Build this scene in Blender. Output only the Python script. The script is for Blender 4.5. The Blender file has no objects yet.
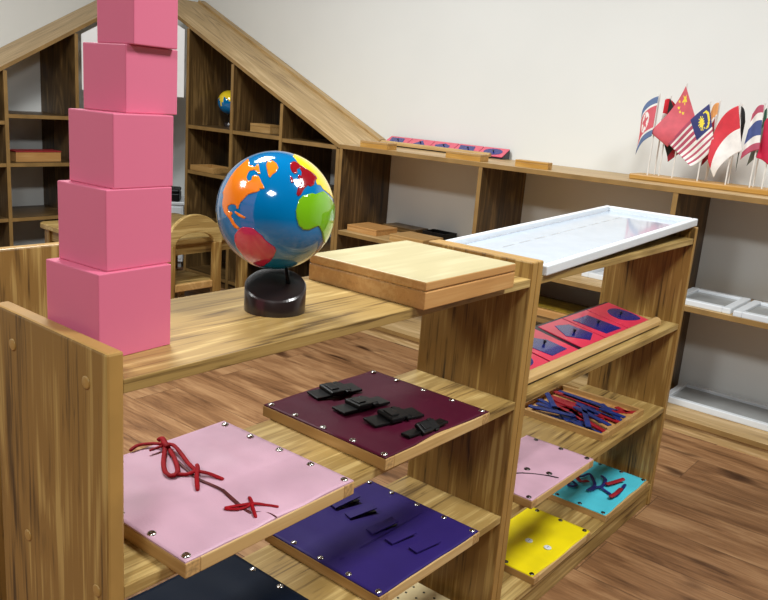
import bpy, bmesh, math, random
from mathutils import Vector, Matrix, noise
from mathutils.geometry import delaunay_2d_cdt
random.seed(7)
S = bpy.context.scene
COL = S.collection
PI = math.pi

# ------------------------------------------------------------------ traced outlines (metres / unit vectors)
DATA = {
'G_NA': [(-0.624,0.202,0.755),(-0.479,0.195,0.856),(-0.591,0.039,0.806),(-0.637,-0.005,0.771),(-0.632,-0.086,0.77),(-0.641,-0.147,0.754),(-0.594,-0.141,0.792),(-0.569,-0.147,0.809),(-0.606,-0.211,0.767),(-0.64,-0.261,0.723),(-0.668,-0.32,0.671),(-0.691,-0.292,0.662),(-0.68,-0.228,0.697),(-0.676,-0.179,0.715),(-0.694,-0.149,0.705),(-0.712,-0.106,0.694),(-0.746,-0.106,0.658),(-0.793,-0.129,0.595),(-0.814,-0.18,0.552),(-0.807,-0.222,0.547),(-0.786,-0.247,0.566),(-0.756,-0.224,0.616),(-0.726,-0.249,0.641),(-0.707,-0.317,0.632),(-0.716,-0.373,0.59),(-0.729,-0.414,0.546),(-0.728,-0.45,0.517),(-0.733,-0.497,0.464),(-0.761,-0.471,0.445),(-0.778,-0.431,0.457),(-0.784,-0.448,0.43),(-0.818,-0.415,0.397),(-0.855,-0.359,0.375),(-0.888,-0.3,0.349),(-0.928,-0.25,0.278),(-0.959,-0.196,0.205),(-0.97,-0.181,0.16),(-0.979,-0.174,0.107),(-0.984,-0.145,0.103),(-0.981,-0.119,0.152),(-0.984,-0.071,0.162),(-0.988,-0.0,0.152),(-0.991,0.057,0.121),(-0.995,0.065,0.076),(-0.999,0.023,0.039),(-0.998,-0.043,0.042),(-0.998,-0.059,0.011),(-0.999,-0.027,-0.028),(-0.993,-0.078,-0.088),(-0.985,-0.111,-0.134),(-0.976,-0.143,-0.163),(-0.962,-0.194,-0.193),(-0.959,-0.162,-0.232),(-0.974,-0.091,-0.209),(-0.988,-0.039,-0.152),(-0.996,0.005,-0.09),(-0.996,0.085,-0.035),(-0.987,0.16,0.005),(-0.975,0.208,0.072),(-0.962,0.238,0.135),(-0.942,0.24,0.235),(-0.908,0.3,0.293),(-0.875,0.276,0.397),(-0.805,0.262,0.532),(-0.733,0.249,0.633),(-0.668,0.226,0.709)],
'G_GR': [(-0.465,-0.242,0.852),(-0.395,-0.288,0.873),(-0.394,-0.387,0.833),(-0.426,-0.465,0.776),(-0.495,-0.494,0.714),(-0.561,-0.48,0.674),(-0.615,-0.483,0.623),(-0.619,-0.448,0.646),(-0.582,-0.379,0.719),(-0.534,-0.297,0.792)],
'G_CU': [(-0.992,-0.11,0.065),(-0.98,-0.198,0.037),(-0.947,-0.322,-0.01),(-0.953,-0.301,-0.036),(-0.98,-0.2,-0.013),(-0.993,-0.118,0.032)],
'G_SA': [(-0.959,-0.186,-0.215),(-0.948,-0.271,-0.168),(-0.917,-0.361,-0.166),(-0.88,-0.443,-0.173),(-0.836,-0.496,-0.234),(-0.79,-0.545,-0.28),(-0.744,-0.571,-0.347),(-0.67,-0.617,-0.414),(-0.6,-0.651,-0.465),(-0.561,-0.643,-0.521),(-0.529,-0.552,-0.644),(-0.503,-0.455,-0.734),(-0.471,-0.314,-0.824),(-0.393,-0.141,-0.909),(-0.201,0.237,-0.95),(-0.542,0.033,-0.84),(-0.726,-0.014,-0.688),(-0.83,0.0,-0.558),(-0.894,-0.009,-0.447),(-0.941,-0.069,-0.33)],
'G_EU': [(-0.191,-0.487,0.852),(-0.105,-0.47,0.876),(-0.047,-0.499,0.865),(-0.047,-0.559,0.828),(0.014,-0.621,0.784),(0.088,-0.67,0.737),(0.163,-0.721,0.674),(0.18,-0.756,0.63),(0.068,-0.806,0.588),(0.012,-0.846,0.534),(-0.072,-0.855,0.514),(-0.114,-0.838,0.533),(-0.185,-0.846,0.5),(-0.241,-0.858,0.454),(-0.296,-0.871,0.391),(-0.347,-0.863,0.368),(-0.364,-0.84,0.403),(-0.323,-0.817,0.478),(-0.276,-0.803,0.528),(-0.225,-0.807,0.546),(-0.223,-0.762,0.607),(-0.239,-0.724,0.646),(-0.195,-0.695,0.692),(-0.167,-0.725,0.668),(-0.109,-0.677,0.728),(-0.1,-0.616,0.781),(-0.171,-0.623,0.763),(-0.198,-0.673,0.713),(-0.252,-0.671,0.697),(-0.278,-0.629,0.726),(-0.259,-0.563,0.785)],
'G_UK': [(-0.343,-0.658,0.671),(-0.329,-0.693,0.642),(-0.335,-0.741,0.581),(-0.38,-0.732,0.565),(-0.377,-0.697,0.61)],
'G_AS': [(0.015,-0.326,0.945),(-0.039,-0.499,0.865),(-0.038,-0.559,0.828),(0.023,-0.621,0.784),(0.099,-0.669,0.737),(0.173,-0.716,0.676),(0.177,-0.743,0.646),(0.1,-0.804,0.587),(0.094,-0.836,0.54),(0.183,-0.832,0.523),(0.22,-0.858,0.464),(0.294,-0.857,0.423),(0.403,-0.839,0.365),(0.591,-0.763,0.263),(0.871,-0.412,0.269),(0.904,-0.207,0.375),(0.857,-0.049,0.513),(0.693,-0.045,0.72),(0.462,-0.04,0.886),(0.248,-0.118,0.962)],
'G_AF': [(-0.353,-0.882,0.312),(-0.267,-0.885,0.381),(-0.166,-0.9,0.403),(-0.078,-0.906,0.417),(-0.016,-0.917,0.399),(0.124,-0.897,0.425),(0.22,-0.875,0.432),(0.3,-0.873,0.384),(0.397,-0.858,0.326),(0.517,-0.825,0.229),(0.728,-0.677,0.108),(0.816,-0.576,-0.052),(0.819,-0.534,-0.21),(0.788,-0.52,-0.331),(0.701,-0.539,-0.466),(0.665,-0.506,-0.549),(0.34,-0.834,-0.434),(0.222,-0.915,-0.336),(0.14,-0.962,-0.234),(0.072,-0.984,-0.163),(0.008,-0.994,-0.108),(-0.072,-0.989,-0.131),(-0.171,-0.971,-0.167),(-0.288,-0.945,-0.156),(-0.368,-0.926,-0.086),(-0.412,-0.911,0.036),(-0.416,-0.897,0.151),(-0.389,-0.892,0.232)],
'L_slit': [(0.228,0.188),(0.22,0.15),(0.215,0.119),(0.218,0.094),(0.219,0.071),(0.214,0.046),(0.21,0.026),(0.22,0.073),(0.209,0.028),(0.206,-0.002)],
'L_tail': [(0.195,0.256),(0.206,0.258),(0.216,0.258),(0.229,0.251),(0.238,0.236),(0.239,0.229)],
'L_short': [(0.212,0.231),(0.23,0.232),(0.241,0.232),(0.251,0.227)],
'L_loop': [(0.24,0.231),(0.221,0.208),(0.202,0.183),(0.19,0.16),(0.191,0.147),(0.201,0.15),(0.211,0.162),(0.226,0.19),(0.237,0.216),(0.241,0.23)],
'L_long': [(0.241,0.231),(0.246,0.219),(0.241,0.194),(0.231,0.164),(0.222,0.133)],
'L_cross': [(0.189,0.154),(0.2,0.148),(0.21,0.139),(0.221,0.133),(0.231,0.118),(0.236,0.106),(0.239,0.095)],
'L_v': [(0.238,0.153),(0.227,0.137),(0.21,0.117),(0.193,0.093)],
'L_knot': [(0.243,0.255),(0.248,0.252),(0.239,0.232),(0.236,0.22)],
'L_b1': [(0.189,0.032),(0.204,0.022),(0.22,0.01),(0.232,-0.002),(0.242,-0.015)],
'L_b2': [(0.231,0.031),(0.222,0.016),(0.214,0.006),(0.203,-0.014)],
'L_b3': [(0.188,0.03),(0.197,0.018),(0.208,0.012),(0.218,0.012)],
'L_thread': [(0.21,-0.001),(0.218,-0.009),(0.223,-0.019),(0.223,-0.032)],
'buck': [(0.612,0.23),(0.604,0.154),(0.606,0.08),(0.6,0.006)],
'buckend': [(0.559,0.235),(0.658,0.213),(0.543,0.156),(0.647,0.137),(0.545,0.086),(0.65,0.061),(0.55,0.012),(0.653,0.006)],
'velc': [(0.641,0.235),(0.694,0.224),(0.634,0.189),(0.686,0.172),(0.618,0.124),(0.68,0.111),(0.617,0.078),(0.681,0.066),(0.626,0.029),(0.691,0.017)],
'pinkB': [(1.099,0.058),(1.118,0.008)],
'pinkBline': [(1.075,0.073),(1.081,0.041),(1.099,0.012),(1.109,-0.01)],
'yel': [(1.217,0.086),(1.223,0.037)],
'cy1': [(1.569,0.16),(1.594,0.159),(1.595,0.143),(1.568,0.14),(1.563,0.155)],
'cy2': [(1.626,0.162),(1.652,0.15),(1.675,0.14),(1.66,0.121),(1.616,0.096),(1.579,0.099),(1.604,0.087)],
'cy3': [(1.701,0.113),(1.673,0.088),(1.634,0.081),(1.606,0.091)],
'cy4': [(1.647,0.075),(1.673,0.066),(1.704,0.06),(1.721,0.051)],
'cy5': [(1.62,0.078),(1.615,0.056),(1.604,0.032),(1.634,0.029),(1.703,0.039)],
'cy6': [(1.581,0.033),(1.62,0.031),(1.662,0.034)],
'cy7': [(1.621,0.156),(1.615,0.14),(1.613,0.127),(1.628,0.122)],
}
CUBES = [(0.0997, 0.1003, 0.0772, 0.1178, 0.8205, 0.0666), (0.0899, 0.0904, 0.0866, 0.1194, 0.9209, 0.0694), (0.0815, 0.0809, 0.0937, 0.1172, 1.0114, 0.0659), (0.0738, 0.0731, 0.11410000000000001, 0.1298, 1.0923, 0.1044), (0.0618, 0.0618, 0.114, 0.116, 1.1656, 0.105)]
STICKS = [((1.589, 0.273), (1.505, 0.201), 'blue', 3), ((1.572, 0.253), (1.556, 0.159), 'red', 2), ((1.464, 0.259), (1.488, 0.177), 'blue', 2), ((1.451, 0.246), (1.484, 0.134), 'blue', 3), ((1.642, 0.273), (1.621, 0.113), 'red', 1), ((1.668, 0.27), (1.661, 0.121), 'blue', 0), ((1.608, 0.266), (1.607, 0.117), 'red', 0), ((1.561, 0.236), (1.526, 0.129), 'red', 1), ((1.552, 0.163), (1.502, 0.03), 'blue', 3), ((1.577, 0.149), (1.446, 0.071), 'blue', 3), ((1.58, 0.099), (1.565, 0.028), 'red', 1), ((1.611, 0.113), (1.602, 0.034), 'blue', 2), ((1.653, 0.127), (1.655, 0.077), 'blue', 0), ((1.683, 0.094), (1.666, 0.051), 'red', 0), ((1.435, 0.052), (1.453, 0.022), 'red', 0), ((1.503, 0.1213), (1.417, 0.2196), 'blue', 0), ((1.5, 0.1114), (1.5623, 0.1958), 'red', 1), ((1.5617, 0.092), (1.6429, 0.2031), 'blue', 0), ((1.4566, 0.1308), (1.5203, 0.196), 'blue', 1), ((1.5489, 0.0638), (1.5703, 0.2145), 'red', 0), ((1.6224, 0.115), (1.6391, 0.2439), 'blue', 1), ((1.5531, 0.1151), (1.4808, 0.2547), 'red', 0), ((1.5739, 0.0469), (1.6023, 0.179), 'blue', 1), ((1.4598, 0.0225), (1.4886, 0.1776), 'blue', 0), ((1.5521, 0.0773), (1.5387, 0.2234), 'red', 1), ((1.5838, 0.1041), (1.6492, 0.1757), 'blue', 0), ((1.4721, 0.0347), (1.5333, 0.1679), 'red', 1), ((1.5356, 0.0729), (1.6121, 0.1728), 'blue', 0), ((1.5802, 0.0373), (1.6591, 0.1298), 'blue', 1), ((1.7367, 0.0104), (1.6188, 0.1098), 'red', 0), ((1.5012, 0.1374), (1.5456, 0.3012), 'blue', 1), ((1.5812, 0.1111), (1.5997, 0.2166), 'red', 0), ((1.5148, 0.1387), (1.5114, 0.2595), 'blue', 1), ((1.4248, 0.0469), (1.5187, 0.1482), 'blue', 0), ((1.5603, 0.0771), (1.517, 0.206), 'red', 1)]
FLAGS = {
'f1':(2.6,(0.467,1.222),(0.470,1.074),(0.522,1.115),(0.522,0.997),(0.512,1.187),(0.508,1.040)),
'f2':(2.68,(0.464,1.212),(0.467,1.083),(0.423,1.196),(0.410,1.027),None,None),
'f3':(2.655,(0.437,1.220),(0.440,1.074),(0.356,1.033),(0.409,0.982),None,None),
'f4':(2.63,(0.376,1.265),(0.318,1.146),(0.480,1.089),(0.409,1.039),(0.411,1.187),None),
'f5':(2.6,(0.276,1.206),(0.231,1.056),(0.406,1.051),(0.304,0.977),(0.330,1.148),(0.266,1.009)),
'f6':(2.69,(0.265,1.213),(0.263,1.079),(0.292,1.179),(0.286,1.040),None,None),
'f7':(2.67,(0.264,1.159),(0.253,1.013),(0.290,1.054),(0.284,0.980),None,None),
'f8':(2.61,(0.174,1.206),(0.135,1.051),(0.244,1.007),(0.217,0.945),(0.235,1.138),(0.184,1.010)),
'f9':(2.68,(0.183,1.207),(0.159,1.052),(0.156,1.153),(0.162,0.972),None,None),
'f10':(2.6,(0.090,1.213),(0.078,1.060),(0.125,1.180),(0.133,1.019),None,(0.111,1.046)),
'f11':(2.68,(0.094,1.206),(0.074,1.060),(0.110,1.146),(0.124,0.998),None,None),
'f12':(2.62,(0.049,1.186),(0.028,1.002),(0.079,1.136),(0.084,1.031),(0.072,1.168),None),
}
CAMR = [[0.63389, -0.769593, 0.076874], [0.141552, 0.213155, 0.96671], [0.76036, 0.601906, -0.244054]]
CAMP = [-0.43011, -0.69719, 1.12811]
CAMF = 791.727
STL = ['blue stick at the left end of the wooden tray', 'red stick lying long across the tray middle', 'blue stick slanting at the front left of the tray', 'blue stick along the front left rim of the tray', 'red stick along the tray back, second from the rim', 'blue stick along the back rim of the tray', 'dark red stick near the tray back, third from the rim', 'red stick under the blue ones in the tray middle', 'blue stick slanting to the right front of the tray, on top', 'blue stick lying crosswise on top at the tray front', 'red stick at the right side of the tray', 'blue stick above the red one at the right of the tray', 'short blue stick at the back right of the tray', 'short red stick in the back right corner of the tray', 'short red stick in the front right corner of the tray', 'blue stick in the lower layer of the jumbled tray', 'red stick in the lower layer of the jumbled tray', 'blue stick in the lower layer of the jumbled tray', 'blue stick in the lower layer of the jumbled tray', 'red stick in the lower layer of the jumbled tray', 'blue stick in the lower layer of the jumbled tray', 'red stick in the lower layer of the jumbled tray', 'blue stick in the lower layer of the jumbled tray', 'blue stick in the lower layer of the jumbled tray', 'red stick in the lower layer of the jumbled tray', 'blue stick in the lower layer of the jumbled tray', 'red stick in the lower layer of the jumbled tray', 'blue stick in the lower layer of the jumbled tray', 'blue stick in the lower layer of the jumbled tray', 'red stick in the lower layer of the jumbled tray', 'blue stick in the lower layer of the jumbled tray', 'red stick in the lower layer of the jumbled tray', 'blue stick in the lower layer of the jumbled tray', 'blue stick in the lower layer of the jumbled tray', 'red stick in the lower layer of the jumbled tray']
LIGHTS = [(-1.47, 1.75, 50), (-1.45, -1.12, 50), (.95, -1.10, 68), (.85, 1.45, 70)]
LCOL = (.985, 1, .985)
CEILV = 75
TAUV = (48, 46, 44)
EXPO = 0.0


# ------------------------------------------------------------------ materials
def lin(c):
    return tuple(((x/255)/12.92 if x/255 <= .04045 else ((x/255+.055)/1.055)**2.4) for x in c) + (1,)

def new_mat(name):
    m = bpy.data.materials.new(name); m.use_nodes = True
    nt = m.node_tree; b = nt.nodes['Principled BSDF']
    return m, nt, b

def N(nt, kind, **kw):
    n = nt.nodes.new(kind)
    for k, v in kw.items():
        if hasattr(n, k): setattr(n, k, v)
        else: n.inputs[k].default_value = v
    return n

def ramp(nt, stops, interp='LINEAR'):
    r = nt.nodes.new('ShaderNodeValToRGB'); e = r.color_ramp.elements
    r.color_ramp.interpolation = interp
    while len(e) < len(stops): e.new(.5)
    for i, (p, c) in enumerate(stops): e[i].position = p; e[i].color = lin(c)
    return r

def wood(name, axis, dark, mid, light, rough=.42, fine=1.0, bump=.05, vein=1.0):
    """laminate timber; grain runs along local axis 0/1/2"""
    m, nt, b = new_mat(name); L = nt.links.new
    tc = N(nt, 'ShaderNodeTexCoord'); oi = N(nt, 'ShaderNodeObjectInfo')
    off = N(nt, 'ShaderNodeVectorMath', operation='SCALE'); off.inputs['Scale'].default_value = 13.7
    comb = N(nt, 'ShaderNodeCombineXYZ')
    for i in range(3): L(oi.outputs['Random'], comb.inputs[i])
    L(comb.outputs[0], off.inputs[0])
    add = N(nt, 'ShaderNodeVectorMath', operation='ADD')
    L(tc.outputs['Object'], add.inputs[0]); L(off.outputs[0], add.inputs[1])
    def mapped(across, along):
        mp = N(nt, 'ShaderNodeMapping'); s = [across]*3; s[axis] = along
        mp.inputs['Scale'].default_value = s; L(add.outputs[0], mp.inputs['Vector']); return mp
    a = N(nt, 'ShaderNodeTexNoise', Scale=1.0, Detail=3.0, Roughness=.55); L(mapped(10*fine, 1.0).outputs[0], a.inputs['Vector'])
    c = N(nt, 'ShaderNodeTexNoise', Scale=1.0, Detail=4.0, Roughness=.65); L(mapped(110*fine, 2.2).outputs[0], c.inputs['Vector'])
    w = N(nt, 'ShaderNodeTexNoise', Scale=1.0, Detail=2.0, Roughness=.5); L(mapped(5*fine, .9).outputs[0], w.inputs['Vector'])
    # cathedral rings: sine of a slow field
    mul = N(nt, 'ShaderNodeMath', operation='MULTIPLY'); mul.inputs[1].default_value = 75
    L(w.outputs['Fac'], mul.inputs[0])
    sn = N(nt, 'ShaderNodeMath', operation='SINE'); L(mul.outputs[0], sn.inputs[0])
    def mad(x, k, o=0):
        q = N(nt, 'ShaderNodeMath', operation='MULTIPLY_ADD'); L(x, q.inputs[0]); q.inputs[1].default_value = k
        if isinstance(o, (int, float)): q.inputs[2].default_value = o
        else: L(o, q.inputs[2])
        return q.outputs[0]
    d = N(nt, 'ShaderNodeTexNoise', Scale=1.0, Detail=3.0, Roughness=.6, Distortion=.3); L(mapped(46*fine, 2.6).outputs[0], d.inputs['Vector'])
    # narrow dark vessels: |noise-.5| near zero
    ab = N(nt, 'ShaderNodeMath', operation='SUBTRACT'); L(d.outputs['Fac'], ab.inputs[0]); ab.inputs[1].default_value = .5
    a2 = N(nt, 'ShaderNodeMath', operation='ABSOLUTE'); L(ab.outputs[0], a2.inputs[0])
    mr = N(nt, 'ShaderNodeMapRange'); mr.inputs[1].default_value = 0; mr.inputs[2].default_value = .045; mr.inputs[3].default_value = -.17*vein; mr.inputs[4].default_value = 0; L(a2.outputs[0], mr.inputs[0])
    v = mad(a.outputs['Fac'], 1.15, -.51); v = mad(c.outputs['Fac'], 1.5, v); v = mad(v, 1.0, -.22); v = mad(sn.outputs[0], .15, v); v = mad(mr.outputs[0], 1.0, v)
    r = ramp(nt, [(.1, dark), (.42, mid), (.62, mid), (.92, light)]); L(v, r.inputs['Fac'])
    L(r.outputs['Color'], b.inputs['Base Color'])
    b.inputs['Roughness'].default_value = rough
    bp = N(nt, 'ShaderNodeBump', Strength=bump, Distance=.002); L(c.outputs['Fac'], bp.inputs['Height']); L(bp.outputs[0], b.inputs['Normal'])
    return m

def plain(name, col, rough=.5, metal=0, coat=0, var=.06, scale=30, bump=0, spec=.5, bscale=None):
    m, nt, b = new_mat(name); L = nt.links.new
    tc = N(nt, 'ShaderNodeTexCoord')
    n = N(nt, 'ShaderNodeTexNoise', Scale=scale, Detail=3.0); L(tc.outputs['Object'], n.inputs['Vector'])
    r = ramp(nt, [(.3, tuple(max(0, x*(1-var)) for x in col)), (.7, tuple(min(255, x*(1+var)) for x in col))])
    L(n.outputs['Fac'], r.inputs['Fac']); L(r.outputs['Color'], b.inputs['Base Color'])
    b.inputs['Roughness'].default_value = rough; b.inputs['Metallic'].default_value = metal
    b.inputs['Coat Weight'].default_value = coat; b.inputs['Coat Roughness'].default_value = .05
    b.inputs['Specular IOR Level'].default_value = spec
    if bump:
        n2 = N(nt, 'ShaderNodeTexNoise', Scale=bscale or scale*8, Detail=2.0); L(tc.outputs['Object'], n2.inputs['Vector'])
        bp = N(nt, 'ShaderNodeBump', Strength=bump, Distance=.002); L(n2.outputs['Fac'], bp.inputs['Height']); L(bp.outputs[0], b.inputs['Normal'])
    return m

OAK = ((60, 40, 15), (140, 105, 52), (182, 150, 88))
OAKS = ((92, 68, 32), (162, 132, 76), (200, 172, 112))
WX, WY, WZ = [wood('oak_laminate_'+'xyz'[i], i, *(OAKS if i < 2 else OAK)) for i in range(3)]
BAND = plain('oak_edge_banding', (168, 130, 70), .42, var=.06, scale=12)
OAK_SHADED = ((32, 22, 9), (84, 62, 33), (128, 100, 60))  # oak tones darkened, shade of the far shelf cells put into the colour
FX, FY, FZ = [wood('shaded_house_oak_'+'xyz'[i], i, *OAK_SHADED) for i in range(3)]
FBAND = plain('house_edge_banding', (146, 114, 66), .45, var=.08, scale=12)
OAK_LIT = ((128, 98, 56), (186, 154, 104), (212, 182, 134))  # lighter oak copy, overhead light on roof and shelf boards painted in
RY, RX = wood('lit_oak_y', 1, *OAK_LIT), wood('lit_oak_x', 0, *OAK_LIT)
PINEX = wood('birch_x', 0, (168, 156, 114), (181, 169, 127), (192, 182, 142), .4, .6, .02, .15)
BEECHX, BEECHY = [wood('beech_'+'xy'[i], i, (170, 120, 66), (192, 142, 84), (204, 158, 100), .42, 1.2, .02, .25) for i in range(2)]
PLY = wood('frame_wood_x', 0, (180, 144, 88), (200, 164, 108), (212, 180, 126), .45, 1.0, .02, .3)
PLYY = wood('frame_wood_y', 1, (160, 120, 68), (180, 140, 84), (196, 158, 104), .45, 1.0, .02, .3)
ENDG = plain('end_grain', (178, 142, 92), .55, var=.18, scale=180)
HONEYY = wood('honey_wood_y', 1, (160, 112, 44), (186, 138, 62), (204, 160, 86), .4, 1.2, .02, .4)
PINK = plain('pink_lacquer', (218, 112, 142), .38, var=.015, scale=4)
WALL = plain('white_wall_paint', (234, 236, 234), .85, var=.012, scale=1.5, bump=.06, bscale=90)
CEIL = plain('ceiling_paint', (CEILV, CEILV, CEILV), .9, var=.01, scale=2)
TAUPE = plain('taupe_wall_paint', TAUV, .9, var=.02, scale=2)
WHITE = plain('white_plastic', (222, 227, 232), .3, var=.01)
WBOARD = plain('white_board', (244, 245, 246), .4, var=.005)
PANEL = plain('white_glossy_panel', (176, 188, 204), .12, coat=.6, var=.02, scale=18)
GREYP = plain('grey_tray_panel', (150, 152, 152), .3, coat=.3, var=.06, scale=14)
BLACK = plain('black_plastic', (11, 11, 12), .45, var=.2, spec=.3)
DARKBASE = plain('dark_brown_lacquer', (36, 26, 25), .28, coat=.3, var=.1)
STEEL = plain('nickel_snap', (205, 202, 196), .22, metal=1, var=.05)
GUN = plain('gunmetal_snap', (96, 92, 90), .28, metal=1, var=.08)
OCEAN = plain('globe_ocean_blue', (0, 118, 180), .1, coat=1, var=.03, scale=8)
LANDC = {k: plain('globe_'+k, c, .14, coat=.8, var=.03, scale=12) for k, c in dict(orange=(250, 138, 30), crimson=(192, 40, 86), dark_red=(150, 18, 30), yellow=(246, 216, 44), green=(116, 178, 22)).items()}
def leather(n, c, rough=.42, sp=.3): return plain(n, c, rough, var=.05, scale=9, bump=.12, bscale=420, spec=sp)
L_PINK = leather('pink_leatherette', (206, 166, 184), .42); L_MAR = leather('maroon_leatherette', (74, 15, 38), .5, .2); L_PUR = leather('purple_leatherette', (46, 32, 100), .55, .18)
L_NAVY = leather('navy_leatherette', (6, 18, 35), .6, .12); L_CY = leather('cyan_leatherette', (84, 206, 226)); L_YE = leather('yellow_leatherette', (244, 222, 20))
RED = plain('red_lace', (146, 6, 22), .7, spec=.2, var=.12, scale=60); DRED = plain('dark_red_cord', (84, 30, 32), .6, var=.2, scale=50)
NAVYR = plain('navy_ribbon', (28, 36, 110), .55, var=.12); REDR = plain('red_ribbon', (150, 24, 40), .55, var=.12)
MRED = plain('coral_red_metal', (226, 56, 88), .32, coat=.35, var=.02); MBLUE = plain('blue_enamel', (28, 36, 122), .22, coat=.5, var=.05)
MBLACK = plain('black_knob', (22, 24, 40), .3)
SRED = plain('red_stick_paint', (156, 18, 36), .4, var=.06); SBLUE = plain('blue_stick_paint', (24, 48, 118), .4, var=.08)
POLE = plain('white_flag_pole', (236, 234, 230), .35, var=.03)
PLATEPINK = plain('faded_coral_metal', (226, 92, 116), .35, coat=.3, var=.02)
BOXRED = plain('red_lid', (150, 40, 42), .5)

def floor_mat():
    m, nt, b = new_mat('plank_floor'); L = nt.links.new
    tc = N(nt, 'ShaderNodeTexCoord')
    rot = N(nt, 'ShaderNodeMapping'); rot.inputs['Rotation'].default_value = (0, 0, PI/2); L(tc.outputs['Object'], rot.inputs['Vector'])
    bk = N(nt, 'ShaderNodeTexBrick'); L(rot.outputs[0], bk.inputs['Vector'])
    bk.offset = .37; bk.offset_frequency = 2
    for k, v in {'Color1': (0, 0, 0, 1), 'Color2': (1, 1, 1, 1), 'Mortar': (0, 0, 0, 1), 'Scale': 1.0, 'Mortar Size': .0012, 'Mortar Smooth': .3, 'Bias': 0.0, 'Brick Width': 1.22, 'Row Height': .19}.items(): bk.inputs[k].default_value = v
    # shift the grain per plank
    sh = N(nt, 'ShaderNodeVectorMath', operation='MULTIPLY_ADD'); L(bk.outputs['Color'], sh.inputs[0]); sh.inputs[1].default_value = (7, 11, 3); L(tc.outputs['Object'], sh.inputs[2])
    def mp(sx, sy):
        q = N(nt, 'ShaderNodeMapping'); q.inputs['Scale'].default_value = (sx, sy, 1); L(sh.outputs[0], q.inputs['Vector']); return q.outputs[0]
    a = N(nt, 'ShaderNodeTexNoise', Scale=1.0, Detail=5.0, Roughness=.6, Distortion=.6); L(mp(13, 2.2), a.inputs['Vector'])
    c = N(nt, 'ShaderNodeTexNoise', Scale=1.0, Detail=4.0, Roughness=.7); L(mp(120, 5), c.inputs['Vector'])
    k = N(nt, 'ShaderNodeTexNoise', Scale=1.0, Detail=2.0, Roughness=.5); L(mp(9, 3.4), k.inputs['Vector'])
    def mad(x, f, o):
        q = N(nt, 'ShaderNodeMath', operation='MULTIPLY_ADD'); L(x, q.inputs[0]); q.inputs[1].default_value = f
        if isinstance(o, (int, float)): q.inputs[2].default_value = o
        else: L(o, q.inputs[2])
        return q.outputs[0]
    v = mad(a.outputs['Fac'], 1.75, -.78); v = mad(c.outputs['Fac'], .85, v); v = mad(bk.outputs['Color'], .16, v)
    r = ramp(nt, [(.08, (62, 40, 24)), (.36, (116, 80, 51)), (.6, (145, 105, 70)), (.95, (178, 138, 98))]); L(v, r.inputs['Fac'])
    kr = ramp(nt, [(.61, (255, 255, 255)), (.73, (104, 82, 72))]); L(k.outputs['Fac'], kr.inputs['Fac'])
    mx = N(nt, 'ShaderNodeMix', data_type='RGBA', blend_type='MULTIPLY'); mx.inputs['Factor'].default_value = 1
    L(r.outputs['Color'], mx.inputs['A']); L(kr.outputs['Color'], mx.inputs['B'])
    mo = N(nt, 'ShaderNodeMix', data_type='RGBA'); L(bk.outputs['Fac'], mo.inputs['Factor']); L(mx.outputs['Result'], mo.inputs['A']); mo.inputs['B'].default_value = lin((84, 58, 38))
    L(mo.outputs['Result'], b.inputs['Base Color']); b.inputs['Roughness'].default_value = .42
    bp = N(nt, 'ShaderNodeBump', Strength=.12, Distance=.003); L(c.outputs['Fac'], bp.inputs['Height']); L(bp.outputs[0], b.inputs['Normal'])
    return m
FLOOR = floor_mat()

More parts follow.
